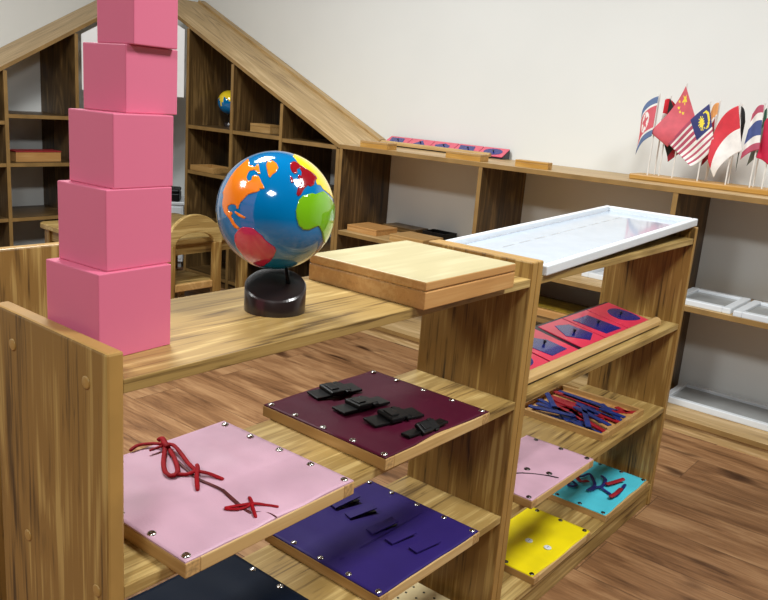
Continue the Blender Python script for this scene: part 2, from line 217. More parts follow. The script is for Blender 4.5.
# ------------------------------------------------------------------ mesh helpers
class MB:
    def __init__(s): s.bm = bmesh.new()
    def box(s, x0, x1, y0, y1, z0, z1, bev=.001, mi=0, faces=None):
        """faces: dict direction -> material index, e.g. {'-y': 1}"""
        t = bmesh.new(); bmesh.ops.create_cube(t, size=1)
        for v in t.verts: v.co = ((x0+x1)/2+v.co.x*(x1-x0), (y0+y1)/2+v.co.y*(y1-y0), (z0+z1)/2+v.co.z*(z1-z0))
        if bev: bmesh.ops.bevel(t, geom=t.edges[:], offset=min(bev, .45*min(x1-x0, y1-y0, z1-z0)), segments=2, affect='EDGES', profile=.5)
        t.normal_update()
        for f in t.faces:
            f.material_index = mi
            if faces:
                n = f.normal
                for d, i in faces.items():
                    if n['xyz'.index(d[1])]*(1 if d[0] == '+' else -1) > .6: f.material_index = i
        s._add(t); return s
    def _add(s, t, M=None, smooth=False):
        if M: t.transform(M)
        vm = {}
        for v in t.verts: vm[v] = s.bm.verts.new(v.co)
        for f in t.faces:
            try:
                g = s.bm.faces.new([vm[v] for v in f.verts]); g.material_index = f.material_index; g.smooth = f.smooth or smooth
            except ValueError: pass
        t.free()
    def prism(s, pts, axis, a, b, mi=0, bev=0):
        """polygon pts (2D, other two axes in order) extruded along axis from a to b"""
        t = bmesh.new(); o = [i for i in range(3) if i != axis]
        def mk(p, h):
            c = [0, 0, 0]; c[o[0]], c[o[1]] = p; c[axis] = h; return t.verts.new(c)
        A = [mk(p, a) for p in pts]; B = [mk(p, b) for p in pts]; n = len(pts)
        t.faces.new(A); t.faces.new(B[::-1])
        for i in range(n): t.faces.new((A[i], B[i], B[(i+1) % n], A[(i+1) % n]))
        bmesh.ops.recalc_face_normals(t, faces=t.faces[:])
        if bev: bmesh.ops.bevel(t, geom=t.edges[:], offset=bev, segments=2, affect='EDGES', profile=.5)
        for f in t.faces: f.material_index = mi
        s._add(t); return s
    def lathe(s, prof, seg=40, at=(0, 0, 0), M=None, mi=0):
        t = bmesh.new(); rings = []
        for r, z in prof:
            rings.append([t.verts.new((max(r, 1e-5)*math.cos(2*PI*i/seg), max(r, 1e-5)*math.sin(2*PI*i/seg), z)) for i in range(seg)])
        for q in range(len(rings)-1):
            for i in range(seg):
                f = t.faces.new((rings[q][i], rings[q][(i+1) % seg], rings[q+1][(i+1) % seg], rings[q+1][i])); f.smooth = True; f.material_index = mi
        for rg in (rings[0][::-1], rings[-1]): t.faces.new([t.verts.new(v.co) for v in rg]).material_index = mi
        bmesh.ops.recalc_face_normals(t, faces=t.faces[:])
        if M: t.transform(M)
        s._add(t, Matrix.Translation(at)); return s
    def tube(s, pts, r, seg=8, flat=1.0, sub=4, mi=0):
        """round (or flattened) cord through pts, catmull-rom smoothed"""
        P = [Vector(p) for p in pts]
        if sub > 1 and len(P) > 2:
            Q = []
            for i in range(len(P)-1):
                p0, p1, p2, p3 = P[max(i-1, 0)], P[i], P[i+1], P[min(i+2, len(P)-1)]
                for k in range(sub):
                    u = k/sub
                    Q.append(.5*((2*p1)+(-p0+p2)*u+(2*p0-5*p1+4*p2-p3)*u*u+(-p0+3*p1-3*p2+p3)*u**3))
            P = Q+[P[-1]]
        t = bmesh.new(); rings = []
        for i, p in enumerate(P):
            d = (P[min(i+1, len(P)-1)]-P[max(i-1, 0)]).normalized()
            a = d.cross(Vector((0, 0, 1)));
            if a.length < .05: a = d.cross(Vector((1, 0, 0)))
            a.normalize(); b = a.cross(d).normalized()
            rr = r*(.75 if i in (0, len(P)-1) else 1)
            rings.append([t.verts.new(p+a*rr*math.cos(2*PI*k/seg)+b*rr*flat*math.sin(2*PI*k/seg)) for k in range(seg)])
        for q in range(len(rings)-1):
            for k in range(seg):
                f = t.faces.new((rings[q][k], rings[q][(k+1) % seg], rings[q+1][(k+1) % seg], rings[q+1][k])); f.smooth = True
        t.faces.new(rings[0][::-1]); t.faces.new(rings[-1])
        bmesh.ops.recalc_face_normals(t, faces=t.faces[:])
        for f in t.faces: f.material_index = mi
        s._add(t); return s
    def xform(s, M): s.bm.transform(M); return s
    def build(s, name, mats, parent=None, loc=None, rot=None):
        me = bpy.data.meshes.new(name); s.bm.to_mesh(me); s.bm.free()
        for m in (mats if isinstance(mats, (list, tuple)) else [mats]): me.materials.append(m)
        o = bpy.data.objects.new(name, me); COL.objects.link(o)
        if parent: o.parent = parent
        if loc: o.location = loc
        if rot: o.rotation_euler = rot
        return o

def tag(o, label, cat, group=None):
    o['label'] = label; o['category'] = cat
    if group: o['group'] = group
    return o
def thing(name, label, cat, loc=(0, 0, 0), rotz=0, group=None):
    o = bpy.data.objects.new(name, None); COL.objects.link(o); o.empty_display_size = .05
    o.location = loc; o.rotation_euler = (0, 0, rotz)
    return tag(o, label, cat, group)
def struct(o): o['kind'] = 'structure'; return o
def kids(o): return [c for c in COL.objects if c.parent == o]
def dup(root, loc, rotz=None, label=None):
    r = root.copy(); COL.objects.link(r); r.location = loc
    if rotz is not None: r.rotation_euler = (0, 0, rotz)
    if label: r['label'] = label
    for c in kids(root):
        d = c.copy(); COL.objects.link(d); d.parent = r
        for g in kids(c):
            e = g.copy(); COL.objects.link(e); e.parent = d
    return r

# ------------------------------------------------------------------ the room
RXW, LYW, ZC = 2.852, 3.925, 2.75
struct(MB().box(-5.2, RXW, -5.2, LYW, -.05, 0, 0).build('floor', FLOOR))
struct(MB().box(-5.2, RXW, -5.2, LYW, ZC, ZC+.05, 0).build('ceiling', CEIL))
struct(MB().box(RXW, RXW+.1, -5.2, LYW, 0, ZC, 0).build('wall_right', WALL))
struct(MB().box(-5.2, RXW, LYW, LYW+.1, 0, ZC, 0).build('wall_left', WALL))
struct(MB().box(-5.3, -5.2, -5.2, LYW, 0, ZC, 0).build('wall_back', TAUPE))
struct(MB().box(-5.2, RXW, -5.3, -5.2, 0, ZC, 0).build('wall_front', TAUPE))

# ------------------------------------------------------------------ low open shelf units in the foreground
D = .249
def open_unit(x, label, H=.853, width=.917, zs=(.8204, .5706, .3195, .071), caps=True, rot=0, loc=None):
    t = thing('open_shelf_unit', label, 'shelf unit', loc or (x, 0, 0), rot, 'low open shelf units')
    P = .0205
    for k, xx in enumerate((0, width-P)):
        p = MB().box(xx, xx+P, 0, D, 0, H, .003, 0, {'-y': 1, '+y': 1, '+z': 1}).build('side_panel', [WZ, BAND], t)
        if caps and k == 0:
            for y, z in ((.201, .812), (.040, .811), (.180, .567), (.024, .565)):
                MB().lathe([(.0075, 0), (.0075, .0008), (.006, .0014), (.0, .0014)], 20, M=Matrix.Rotation(-PI/2, 4, 'Y')).build('screw_cap', BAND, p, (xx, y, z))
    for z in zs:
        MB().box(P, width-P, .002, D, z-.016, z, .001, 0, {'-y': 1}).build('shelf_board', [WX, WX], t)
    MB().box(P, width-P, .006, .022, 0, zs[-1]-.016, .001).build('kick_board', WX, t)
    return t
UA = open_unit(0, 'oak open shelf unit at the left front, carrying the pink cubes and the globe')
UB = open_unit(.9175, 'oak open shelf unit on the right carrying the white light tray', width=.9190, caps=False, zs=(.8215, .574, .318, .071))
UC = open_unit(0, 'oak open shelf unit end-on at far left, behind the pink cubes', H=.853, caps=False, rot=PI/2, loc=(.30, .54, 0), zs=(.5706, .3195, .071))

# ------------------------------------------------------------------ pink cubes
TW = ['largest pink cube, bottom of the tower, on the oak shelf top', 'second largest pink cube, resting on the bottom cube',
      'middle pink cube, third up from the shelf', 'pink cube fourth up from the shelf, under the topmost one', 'smallest pink cube, topmost of the tower, cut by the photo edge']
for (s, h, cx, cy, cz, r), lab in zip(CUBES, TW):
    o = MB().box(-s/2, s/2, -s/2, s/2, 0, h, .0012).build('pink_cube', PINK, None, (cx, cy, cz), (0, 0, r)); tag(o, lab, 'cube', 'pink tower cubes')

# ------------------------------------------------------------------ big globe
GC = Vector((.3441, .1233, .9652)); GR = .0833
g = thing('globe', 'big glossy continent globe on a round dark base beside the pink cubes', 'globe', (.345, .118, .8204))
O = Vector(g.location)
b = MB(); bm = b.bm; seg = 64; r = .0443; bot = []; mid = []; top = []
nrm = Vector((-.24, -.24, 1)).normalized()
for i in range(seg):
    c, s = math.cos(2*PI*i/seg), math.sin(2*PI*i/seg)
    def topz(rr): return .0385-(nrm.x*rr*c+nrm.y*rr*s)/nrm.z
    bot.append(bm.verts.new((r*c, r*s, 0))); mid.append(bm.verts.new((r*c, r*s, topz(r)-.002))); top.append(bm.verts.new(((r-.002)*c, (r-.002)*s, topz(r-.002))))
for i in range(seg):
    j = (i+1) % seg
    bm.faces.new((bot[i], bot[j], mid[j], mid[i])).smooth = True; bm.faces.new((mid[i], mid[j], top[j], top[i]))
bm.faces.new([bm.verts.new(v.co) for v in top]); bm.faces.new([bm.verts.new(v.co) for v in bot[::-1]])
b.build('base', DARKBASE, g)
ax = Vector((-.05, -.22, .97)).normalized()
sb = GC-O-ax*(GR-.002); MB().tube([(.017, -.011, .030), (.012, -.006, .068)], .0042, 12, sub=1).build('stem', BLACK, g)
bm = bmesh.new(); bmesh.ops.create_uvsphere(bm, u_segments=96, v_segments=64, radius=GR)
for f in bm.faces: f.smooth = True
m = MB(); m._add(bm, Matrix.Translation(GC-O)); ball = m.build('ball', OCEAN, g)
def patch(poly, name, mat, rad, centre, label=None, parent=None, h=.0006, step=.035):
    U = [Vector(p).normalized() for p in poly]; c = sum(U, Vector()).normalized()
    e1 = c.cross(Vector((0, 0, 1))).normalized(); e2 = e1.cross(c)
    def f2(u):
        a = math.acos(max(-1, min(1, u.dot(c)))); d = Vector((u.dot(e1), u.dot(e2)));
        return d.normalized()*a if d.length > 1e-6 else Vector((0, 0))
    def f3(p):
        a = p.length; d = p.normalized() if a > 1e-9 else Vector((0, 0)); return c*math.cos(a)+(e1*d.x+e2*d.y)*math.sin(a)
    q = [f2(u) for u in U]; pts = []
    for i in range(len(q)):
        a, bb = q[i], q[(i+1) % len(q)]; k = max(1, int((bb-a).length/step)); pts += [a.lerp(bb, j/k) for j in range(k)]
    n = len(pts); x0 = min(p.x for p in pts); x1 = max(p.x for p in pts); y0 = min(p.y for p in pts); y1 = max(p.y for p in pts)
    V = pts[:]; y = y0
    while y < y1:
        x = x0
        while x < x1: V.append(Vector((x+random.uniform(-.2, .2)*step, y+random.uniform(-.2, .2)*step))); x += step
        y += step
    vs, _, fs, *_ = delaunay_2d_cdt(V, [(i, (i+1) % n) for i in range(n)], [list(range(n))], 1, 1e-5)
    m = MB(); vv = [m.bm.verts.new(centre+f3(Vector(p))*(rad+h)) for p in vs]
    for f in fs:
        F = m.bm.faces.new([vv[i] for i in f]); F.smooth = True
    m.bm.normal_update()
    for F in m.bm.faces:
        if F.normal.dot(F.calc_center_median()-centre) < 0: F.normal_flip()
    # rim down to the ball so the patch reads as a raised inlay
    for e in [e for e in m.bm.edges if len(e.link_faces) == 1]:
        a, bb = e.verts; fa = e.link_faces[0]
        a2 = m.bm.verts.new(centre+(a.co-centre).normalized()*(rad-.0004)); b2 = m.bm.verts.new(centre+(bb.co-centre).normalized()*(rad-.0004))
        m.bm.faces.new((a, bb, b2, a2))
    o = m.build(name, mat, parent)
    if label: o['label'] = label
    return o
cc = GC-O
for k, mat, lab in (('NA', 'orange', 'orange continent'), ('GR', 'orange', 'orange island near the top'), ('CU', 'orange', 'thin orange islands'), ('SA', 'crimson', 'crimson continent'),
                    ('EU', 'dark_red', 'dark red continent'), ('UK', 'dark_red', 'small dark red islands'), ('AS', 'yellow', 'yellow continent at the edge'), ('AF', 'green', 'green continent')):
    patch(DATA['G_'+k], 'continent', LANDC[mat], GR, cc, lab, g, .0006 if k != 'AS' else .0004)

# ------------------------------------------------------------------ lidded box on the shelf top
t = thing('lidded_wooden_box', 'large pale flat wooden box with birch lid beside the globe', 'box', (.666, .1085, .8204), .006)
bw, bd = .272, .248
MB().box(-bw/2, bw/2, -bd/2, bd/2, 0, .028, .0015).build('body', BEECHX, t)
MB().box(-bw/2+.002, bw/2-.002, -bd/2+.002, bd/2-.002, .028, .030, 0).build('seam', ENDG, t)
MB().box(-bw/2, bw/2, -bd/2, bd/2, .030, .0445, .002, 0, {'+z': 1}).build('lid', [BEECHX, PINEX], t)

# ------------------------------------------------------------------ dressing frames
def snap(t, x, y, z, m=STEEL, r=.0048):
    o = MB().lathe([(r*1.25, 0), (r*1.25, .0007), (r, .0022), (r*.55, .003), (r*.3, .0022), (0, .0022)], 16).build('snap_button', m, t, (x, y, z)); return o
def frame(label, x0, y0, w, d, z, rot, leather_m, snaps, th=.020, sm=STEEL, ragged=0.0, wr=.0035, seed=0, top_snaps=False):
    t = thing('dressing_frame', label, 'dressing frame', (x0, y0, z), rot, 'dressing frames on the shelves')
    r = .022
    m = MB()
    m.box(0, r, 0, d, 0, th, .0015, 1, {'-y': 2}); m.box(w-r, w, 0, d, 0, th, .0015, 1, {'-y': 2})
    m.box(r, w-r, 0, r, 0, th, .0015, 0); m.box(r, w-r, d-r, d, 0, th, .0015, 0); m.box(r, w-r, r, d-r, .006, th-.004, 0, 0)
    m.build('frame', [PLY, PLYY, ENDG], t)
    m = MB(); nx, ny = 44, 40; G = []
    for j in range(ny+1):
        row = []
        for i in range(nx+1):
            u, v = i/nx, j/ny
            fy = .0015+ragged*max(0, noise.noise(Vector((u*3.1+seed, seed*2.3, 0)))+.18)*2
            x = .0008+u*(w-.0016); y = fy+(v)*(d-.0016-fy)
            e = min(1, 8*min(u, 1-u))*min(1, 8*min(v+.05, 1-v+.05))
            h = (noise.noise(Vector((u*2.6+seed*3, v*2.6, seed)))*wr+noise.noise(Vector((u*7+seed, v*2.2, seed+5)))*wr*.5)*e
            row.append(m.bm.verts.new((x, y, th+.0018+max(h, -.0012))))
        G.append(row)
    for j in range(ny):
        for i in range(nx):
            m.bm.faces.new((G[j][i], G[j][i+1], G[j+1][i+1], G[j+1][i])).smooth = True
    edge = [G[0][i] for i in range(nx+1)]+[G[j][nx] for j in range(1, ny+1)]+[G[ny][i] for i in range(nx-1, -1, -1)]+[G[j][0] for j in range(ny-1, 0, -1)]
    low = [m.bm.verts.new((v.co.x, v.co.y, th-.0005)) for v in edge]
    for i in range(len(edge)):
        j = (i+1) % len(edge); m.bm.faces.new((edge[i], low[i], low[j], edge[j]))
    m.build('leatherette_cover', leather_m, t)
    for x in (.010, w-.010):
        for y in snaps: snap(t, x, y, th+.0016, sm)
    return t
def to_local(t, pts, z):
    M = Matrix.Translation(t.location) @ Matrix.Rotation(t.rotation_euler.z, 4, 'Z'); M = M.inverted()
    out = []
    for i, p in enumerate(pts):
        q = M @ Vector((p[0], p[1], 0)); out.append((q.x, q.y, z[i] if isinstance(z, (list, tuple)) else z))
    return out
Z1, Z2, Z3, Z4 = .5706, .3195, .571, .318
S5 = [.012, .079, .146, .213, .274]
fa = frame('pale pink dressing frame with red laces at the left of the middle shelf', .078, -.034, .300, .289, Z1, .012, L_PINK, S5, seed=1, wr=.006)
T = .0235
def lace(nm, pts, r, m, z=T, fl=.6, lab=None, t=fa):
    o = MB().tube(to_local(t, pts, z), r, 8, fl).build(nm, m, t)
    if lab: o['label'] = lab
D_ = DATA
lace('lace_slit', D_['L_slit'], .0028, DRED, T-.001, .5, 'dark red cord along the slit')
lace('lace_tail', D_['L_tail'], .0034, RED, [T, T+.003, T+.003, T+.003, T+.005, T+.006])
lace('lace_tail', D_['L_short'], .0028, RED, T+.004)
lace('lace_loop', D_['L_loop'], .0036, RED, [T+.006]+[T+.002]*8+[T+.006])
lace('lace_loop', D_['L_long'], .0036, RED, [T+.006, T+.006, T+.003, T+.002, T+.004])
lace('lace_tail', D_['L_cross'], .0034, RED, [T, T+.001, T+.001, T+.004, T+.003, T+.001, T])
lace('lace_tail', D_['L_v'], .0032, RED, [T+.002, T+.005, T+.004, T])
lace('lace_knot', D_['L_knot'], .0048, RED, [T+.002, T+.006, T+.008, T+.006])
lace('lace_tail', D_['L_b1'], .0026, RED, [T, T+.002, T+.004, T+.002, T+.001])
lace('lace_tail', D_['L_b2'], .0026, RED, [T+.001, T+.003, T+.004, T])
lace('lace_tail', D_['L_b3'], .0024, RED, [T, T+.001, T+.002, T+.004])
lace('lace_thread', D_['L_thread'], .0012, DRED, T)

fb = frame('maroon dressing frame with four black buckles on the middle shelf', .468, -.015, .297, .285, Z1, -.012, L_MAR, S5, ragged=.004, seed=4, wr=.005)
BK = D_['buck']; BE = D_['buckend']
for k in range(4):
    a, b2 = Vector(to_local(fb, [BE[2*k]], 0)[0]), Vector(to_local(fb, [BE[2*k+1]], 0)[0]); c = (a+b2)/2; ang = math.atan2(b2.y-a.y, b2.x-a.x); L = (b2-a).length
    w = .0225 if k < 3 else .012
    for sg in (-1, 1):
        st = MB().box(min(sg*.018, sg*L/2), max(sg*.018, sg*L/2), -w*.8, w*.8, .001, .0055, .001).build('strap', BLACK, fb, (c.x, c.y, .0235), (0.04*(-1)**k, 0, ang)); st['label'] = 'black webbing strap'
    B = MB(); B.box(-.022, .006, -w, w, .004, .013, .0025); B.box(.004, .024, -w*.85, w*.85, .005, .0115, .002)
    B.box(.010, .020, -w*1.12, -w*.80, .0055, .011, .0015); B.box(.010, .020, w*.80, w*1.12, .0055, .011, .0015); B.box(-.016, .0, -w*.55, w*.55, .012, .015, .001)
    bo = B.build('buckle', BLACK, fb, (c.x, c.y, .0235), (0.05*(-1)**k if k < 3 else .5, 0, ang)); bo['label'] = 'black plastic buckle'

fc = frame('purple dressing frame with five fabric tabs on the shelf below', .482, -.016, .299, .280, Z2, -.008, L_PUR, S5, ragged=.002, seed=7, wr=.003)
VE = D_['velc']
for k in range(5):
    a, b2 = Vector(to_local(fc, [VE[2*k]], 0)[0]), Vector(to_local(fc, [VE[2*k+1]], 0)[0]); c = (a+b2)/2; ang = math.atan2(b2.y-a.y, b2.x-a.x)
    lift = (.010, .009, .008, .004, .003)[k]
    B = MB().prism([(-.031, .0), (.029, lift), (.030, lift+.002), (-.031, .003)], 1, -.0105, .0105)
    B.build('fabric_tab', L_PUR, fc, (c.x, c.y, .0235), (0, 0, ang))
    if k < 3:
        o = MB().box(.004, .030, -.009, .009, 0, .0022, .0005).build('hook_patch', BLACK, fc, (c.x, c.y, .0236), (0, 0, ang)); o['label'] = 'black fastening patch under a tab'
B = MB()
for yy in (-.0012, .0012): B.box(.03, .27, .118+yy-.0004, .118+yy+.0004, .0232, .0238, 0)
B.build('seam_stitch', L_PUR, fc)

fd = frame('navy dressing frame at the bottom left, partly hidden under the pink one', .092, -.028, .303, .288, Z2, 0, L_NAVY, S5, seed=10)
B = MB(); B.tube([(.11, .26, .0245), (.13, .225, .026), (.15, .19, .0245), (.16, .15, .024)], .004, 8, .6)
B.build('fastener_cord', BLACK, fd); B = MB().box(.112, .128, .222, .232, .0235, .031, .002); B.build('fastener_toggle', BLACK, fd)

S3 = [.014, .083, .152]
fe = frame('small pink dressing frame with a dark snap slit at the right unit', .972, -.026, .301, .184, Z4, 0, L_PINK, S3+[.17] if False else S3, sm=GUN, seed=13, th=.018)
B = MB().tube([(.07, .100, .0205), (.10, .081, .0205), (.13, .040, .0205), (.142, .012, .0205)], .0018, 8, .5); B.build('slit', BLACK, fe)
for x, y in ((1.099, .058), (1.118, .012)): snap(fe, x-.972, y+.026, .0195, GUN, .006)
ff = frame('cyan dressing frame with tangled navy and red ribbons on the bottom shelf', 1.490, .002, .302, .180, .071, 0, L_CY, S3, sm=GUN, ragged=.006, seed=16, th=.018)
def ribbon(pts, m, z0, r=.0052):
    zs = [z0+.006*abs(math.sin(i*1.3+z0*900)) for i in range(len(pts))]
    MB().tube(to_local(ff, pts, zs), r, 8, .35, sub=5).build('ribbon', m, ff)
rz = .0215
ribbon(D_['cy1'], NAVYR, rz); ribbon(D_['cy2'], NAVYR, rz+.002); ribbon(D_['cy3'], NAVYR, rz+.003); ribbon(D_['cy4'], REDR, rz+.004, .008); ribbon(D_['cy5'], NAVYR, rz+.001); ribbon(D_['cy6'], REDR, rz+.004, .007); ribbon(D_['cy7'], REDR, rz+.005, .008)
for o in kids(ff):
    if o.name.startswith('ribbon'): o['label'] = 'red ribbon' if o.data.materials[0] == REDR else 'navy ribbon'
fg = frame('yellow dressing frame with two pale buttons on the bottom shelf', 1.085, -.004, .298, .180, .071, 0, L_YE, S3, sm=GUN, ragged=.008, seed=19, th=.018)
for x, y in D_['yel']:
    o = MB().lathe([(.0085, 0), (.0095, .001), (.0095, .0025), (.008, .0035), (.005, .003), (0, .003)], 24).build('button', WHITE, fg, to_local(fg, [(x, y)], .0205)[0])
    for s in (-1, 1): MB().lathe([(.0011, 0), (.0011, .0004)], 8).build('button_hole', GUN, o, (.0025*s, 0, .0031))

# pegboard box, bottom shelf of the left unit
t = thing('peg_board', 'pale wooden board drilled with peg holes on the lowest shelf', 'peg board', (.718, .036, .071), 0)
B = MB().box(0, .157, 0, .157, 0, .022, .003); B.build('board', plain('cream_beech', (226, 208, 160), .45, var=.03), t)
for i in range(5):
    for j in range(5): MB().lathe([(.0028, 0), (.0028, .0006), (0, .0006)], 12).build('peg_hole', BLACK, t, (.022+i*.028, .022+j*.028, .0218))

# ------------------------------------------------------------------ white light tray leaning on the right unit
t = thing('light_tray', 'large white framed tray with glossy panel on top of the right shelf unit', 'tray', (.943, -.006, .8217), 0)
t.rotation_euler = (0, -.0368, .013)
W, Dp, r, h = .896, .272, .015, .021
B = MB(); B.box(0, W, 0, r, 0, h, .003); B.box(0, W, Dp-r, Dp, 0, h, .003); B.box(0, r, r, Dp-r, 0, h, .003); B.box(W-r, W, r, Dp-r, 0, h, .003)
B.build('rim', WHITE, t); MB().box(r, W-r, r, Dp-r, .003, .008, 0).build('panel', PANEL, t)
B = MB()
for i in range(9): B.box(.14+i*.075, .14+i*.075+.05, .18, .182, .008, .0083, 0)
B.build('panel_mark', GREYP, t)

# ------------------------------------------------------------------ metal inset stands
def smooth(p, k=5):
    out = []; n = len(p)
    for i in range(n):
        a, b, c, d = [Vector(p[(i+q) % n]) for q in (-1, 0, 1, 2)]
        for q in range(k):
            u = q/k; v = .5*(2*b+(c-a)*u+(2*a-5*b+4*c-d)*u*u+(3*b-a-3*c+d)*u**3); out.append((v.x, v.y))
    return out
INS = {'oval': smooth([(.448, .76), (.762, .74), (.923, .50), (.853, .20), (.587, .20), (.287, .36), (.27, .58)]),
       'quad': [(.10, .84), (.713, .83), (.83, .14), (.20, .16)], 'pent': [(.41, .86), (.82, .76), (.93, .30), (.53, .16), (.16, .49)],
       'hexa': [(.50, .80), (.76, .58), (.78, .18), (.22, .16), (.14, .55)], 'tri': [(.15, .15), (.85, .15), (.5, .85)], 'ring': smooth([(.5+.36*math.cos(a), .5+.36*math.sin(a)) for a in [2*PI*i/12 for i in range(12)]], 3)}
def inset_stand(label, L, d, LR=None):
    t = thing('inset_stand', label, 'stand', (0, 0, 0), 0, 'wooden inset stands'); sl = .18 if d > .12 else .546
    hz = .003+sl*(d-.048)+.006
    w = [(.046, 0), (d, 0), (d, hz), (.046, .006)]
    for a, b in ((0, .010), (L-.010, L)): MB().prism(w, 0, a, b, bev=.0005).build('side_wedge', MBLACK, t)
    MB().prism([(.046, .004), (d, hz-.001), (d, hz+.001), (.046, .006)], 0, .010, L-.010).build('gap_shade_sheet', MBLACK, t)  # dark sheet added as painted shade in the gaps between plates
    MB().prism([(.024, .006), (.046, .006), (.048, .016), (.046, .022), (.040, .025), (.031, .023), (.025, .017)], 0, 0, LR or L, bev=.0012).build('front_rail', PLY, t)
    MB().box(.0, LR or L, .030, .046, 0, .006, 0).build('rail_foot', MBLACK, t)
    return t
def inset_plate(label, shape, w, d, group, pm=MRED):
    t = thing('inset_plate', label, 'inset plate', (0, 0, 0), 0, group)
    MB().box(0, w, 0, d, 0, .003, .0008).build('plate', pm, t)
    pts = [(x*w, y*d) for x, y in INS[shape]]
    ins = MB().prism(pts, 2, .003, .0042, bev=.0003).build('inset', MBLUE, t); ins['label'] = 'blue shaped inset'
    MB().lathe([(.003, 0), (.0026, .003), (.0042, .006), (.0038, .009), (0, .0095)], 14).build('knob', MBLACK, ins, (w*.52, d*.5, .0042))
    return t
st = inset_stand('wooden stand holding red inset plates on the right unit, rail in front', .765, .190)
st.location = (.975, .002, .574)
sl = math.atan(.18)
LB = ['red plate with blue oval inset, rightmost on the stand in the right unit', 'red plate with blue four-sided inset beside the oval one', 'red plate with blue five-sided inset, third from the right on the shelf stand', 'red plate with blue pointed inset half hidden behind the shelf side', 'red plate with blue inset, leftmost and mostly hidden on the shelf stand']
for k, (x, w_, sh) in enumerate(zip((1.594, 1.448, 1.313, 1.150, 1.003), (.143, .143, .132, .143, .143), ('oval', 'quad', 'pent', 'hexa', 'ring'))):
    p = inset_plate(LB[k], sh, w_-.003, .136, 'red inset plates in the right unit'); p.location = (x, .052, .5825); p.rotation_euler = (sl, 0, 0)

# ------------------------------------------------------------------ tray of red and blue sticks
t = thing('stick_tray', 'wooden tray of red and blue sticks on the third shelf of the right unit', 'tray', (1.430, .022, Z4), 0)
TW_, TD = .276, .262
B = MB(); B.box(0, TW_, 0, .010, 0, .018, .001); B.box(0, TW_, TD-.010, TD, 0, .018, .001); B.box(0, .010, .010, TD-.010, 0, .018, .001); B.box(TW_-.010, TW_, .010, TD-.010, 0, .018, .001)
B.build('rim', PLYY, t); MB().box(.010, TW_-.010, .010, TD-.010, 0, .005, 0).build('bottom', BEECHX, t)
random.seed(5)
for k, (a, b2, colr, zz) in enumerate(STICKS):
    a, b2 = Vector(a), Vector(b2)
    lo, hi = Vector((1.444, .036)), Vector((1.692, .270))
    for p in (a, b2):
        p.x = min(max(p.x, lo.x), hi.x); p.y = min(max(p.y, lo.y), hi.y)
    c = (a+b2)/2; L = max(.03, (b2-a).length); ang = math.atan2(b2.y-a.y, b2.x-a.x)
    o = MB().box(-L/2, L/2, -.0075, .0075, 0, .0042, .0012).build('counting_stick', SRED if colr == 'red' else SBLUE, None, (c.x, c.y, Z4+.0052+zz*.0046), (0, 0, ang))
    tag(o, STL[k], 'stick', 'sticks in the wooden tray')

# ------------------------------------------------------------------ long wall shelf on the right wall
FXP, BXP = 2.465, 2.850
ws = thing('wall_shelf', 'long low oak shelf standing along the right wall under the flags', 'shelf', (FXP, 0, 0))
wd = BXP-FXP
ys = (1.925, 1.1215, .285, -.55, -1.385)
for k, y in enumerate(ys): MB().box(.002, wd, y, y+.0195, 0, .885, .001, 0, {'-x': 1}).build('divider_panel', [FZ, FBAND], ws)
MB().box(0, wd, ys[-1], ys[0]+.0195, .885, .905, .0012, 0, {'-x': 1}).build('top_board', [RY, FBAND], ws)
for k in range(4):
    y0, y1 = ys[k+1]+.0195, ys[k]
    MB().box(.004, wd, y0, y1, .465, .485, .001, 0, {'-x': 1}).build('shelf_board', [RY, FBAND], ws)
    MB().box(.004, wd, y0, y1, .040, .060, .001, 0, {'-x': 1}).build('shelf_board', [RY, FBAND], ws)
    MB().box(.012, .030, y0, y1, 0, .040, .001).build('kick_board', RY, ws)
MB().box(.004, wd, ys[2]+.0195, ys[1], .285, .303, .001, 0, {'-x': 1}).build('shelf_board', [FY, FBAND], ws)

# ------------------------------------------------------------------ gabled house shelves meeting in the corner
hr = thing('house_shelf', 'right half of the gabled house shelf with sloping roof board', 'shelf', (FXP, 0, 0), 0, 'gabled house shelves')
hy = (1.945, 2.352, 2.745, 3.134); P = .020
zr = lambda y: .892+.463*(y-1.966)
for k, y in enumerate(hy):
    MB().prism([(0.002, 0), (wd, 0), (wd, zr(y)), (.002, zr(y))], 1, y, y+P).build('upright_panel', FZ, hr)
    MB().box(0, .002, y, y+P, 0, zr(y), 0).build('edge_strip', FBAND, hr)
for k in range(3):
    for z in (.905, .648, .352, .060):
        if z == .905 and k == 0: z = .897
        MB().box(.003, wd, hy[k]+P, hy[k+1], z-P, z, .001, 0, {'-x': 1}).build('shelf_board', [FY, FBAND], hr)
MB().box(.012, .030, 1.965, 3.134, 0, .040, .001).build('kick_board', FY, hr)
ye = 3.506
an = math.atan(.463); Lr = (ye-1.948)/math.cos(an)
MB().box(0, wd, 0, Lr, 0, .0195, .001, 0, {'-x': 1}).build('roof_board', [RY, FBAND], hr, (0, 1.948, zr(1.948)), (an, 0, 0))
MB().box(wd-.05, wd, .04, Lr, .0195, .032, .001).build('back_batten', RY, hr, (0, 1.948, zr(1.948)), (an, 0, 0))

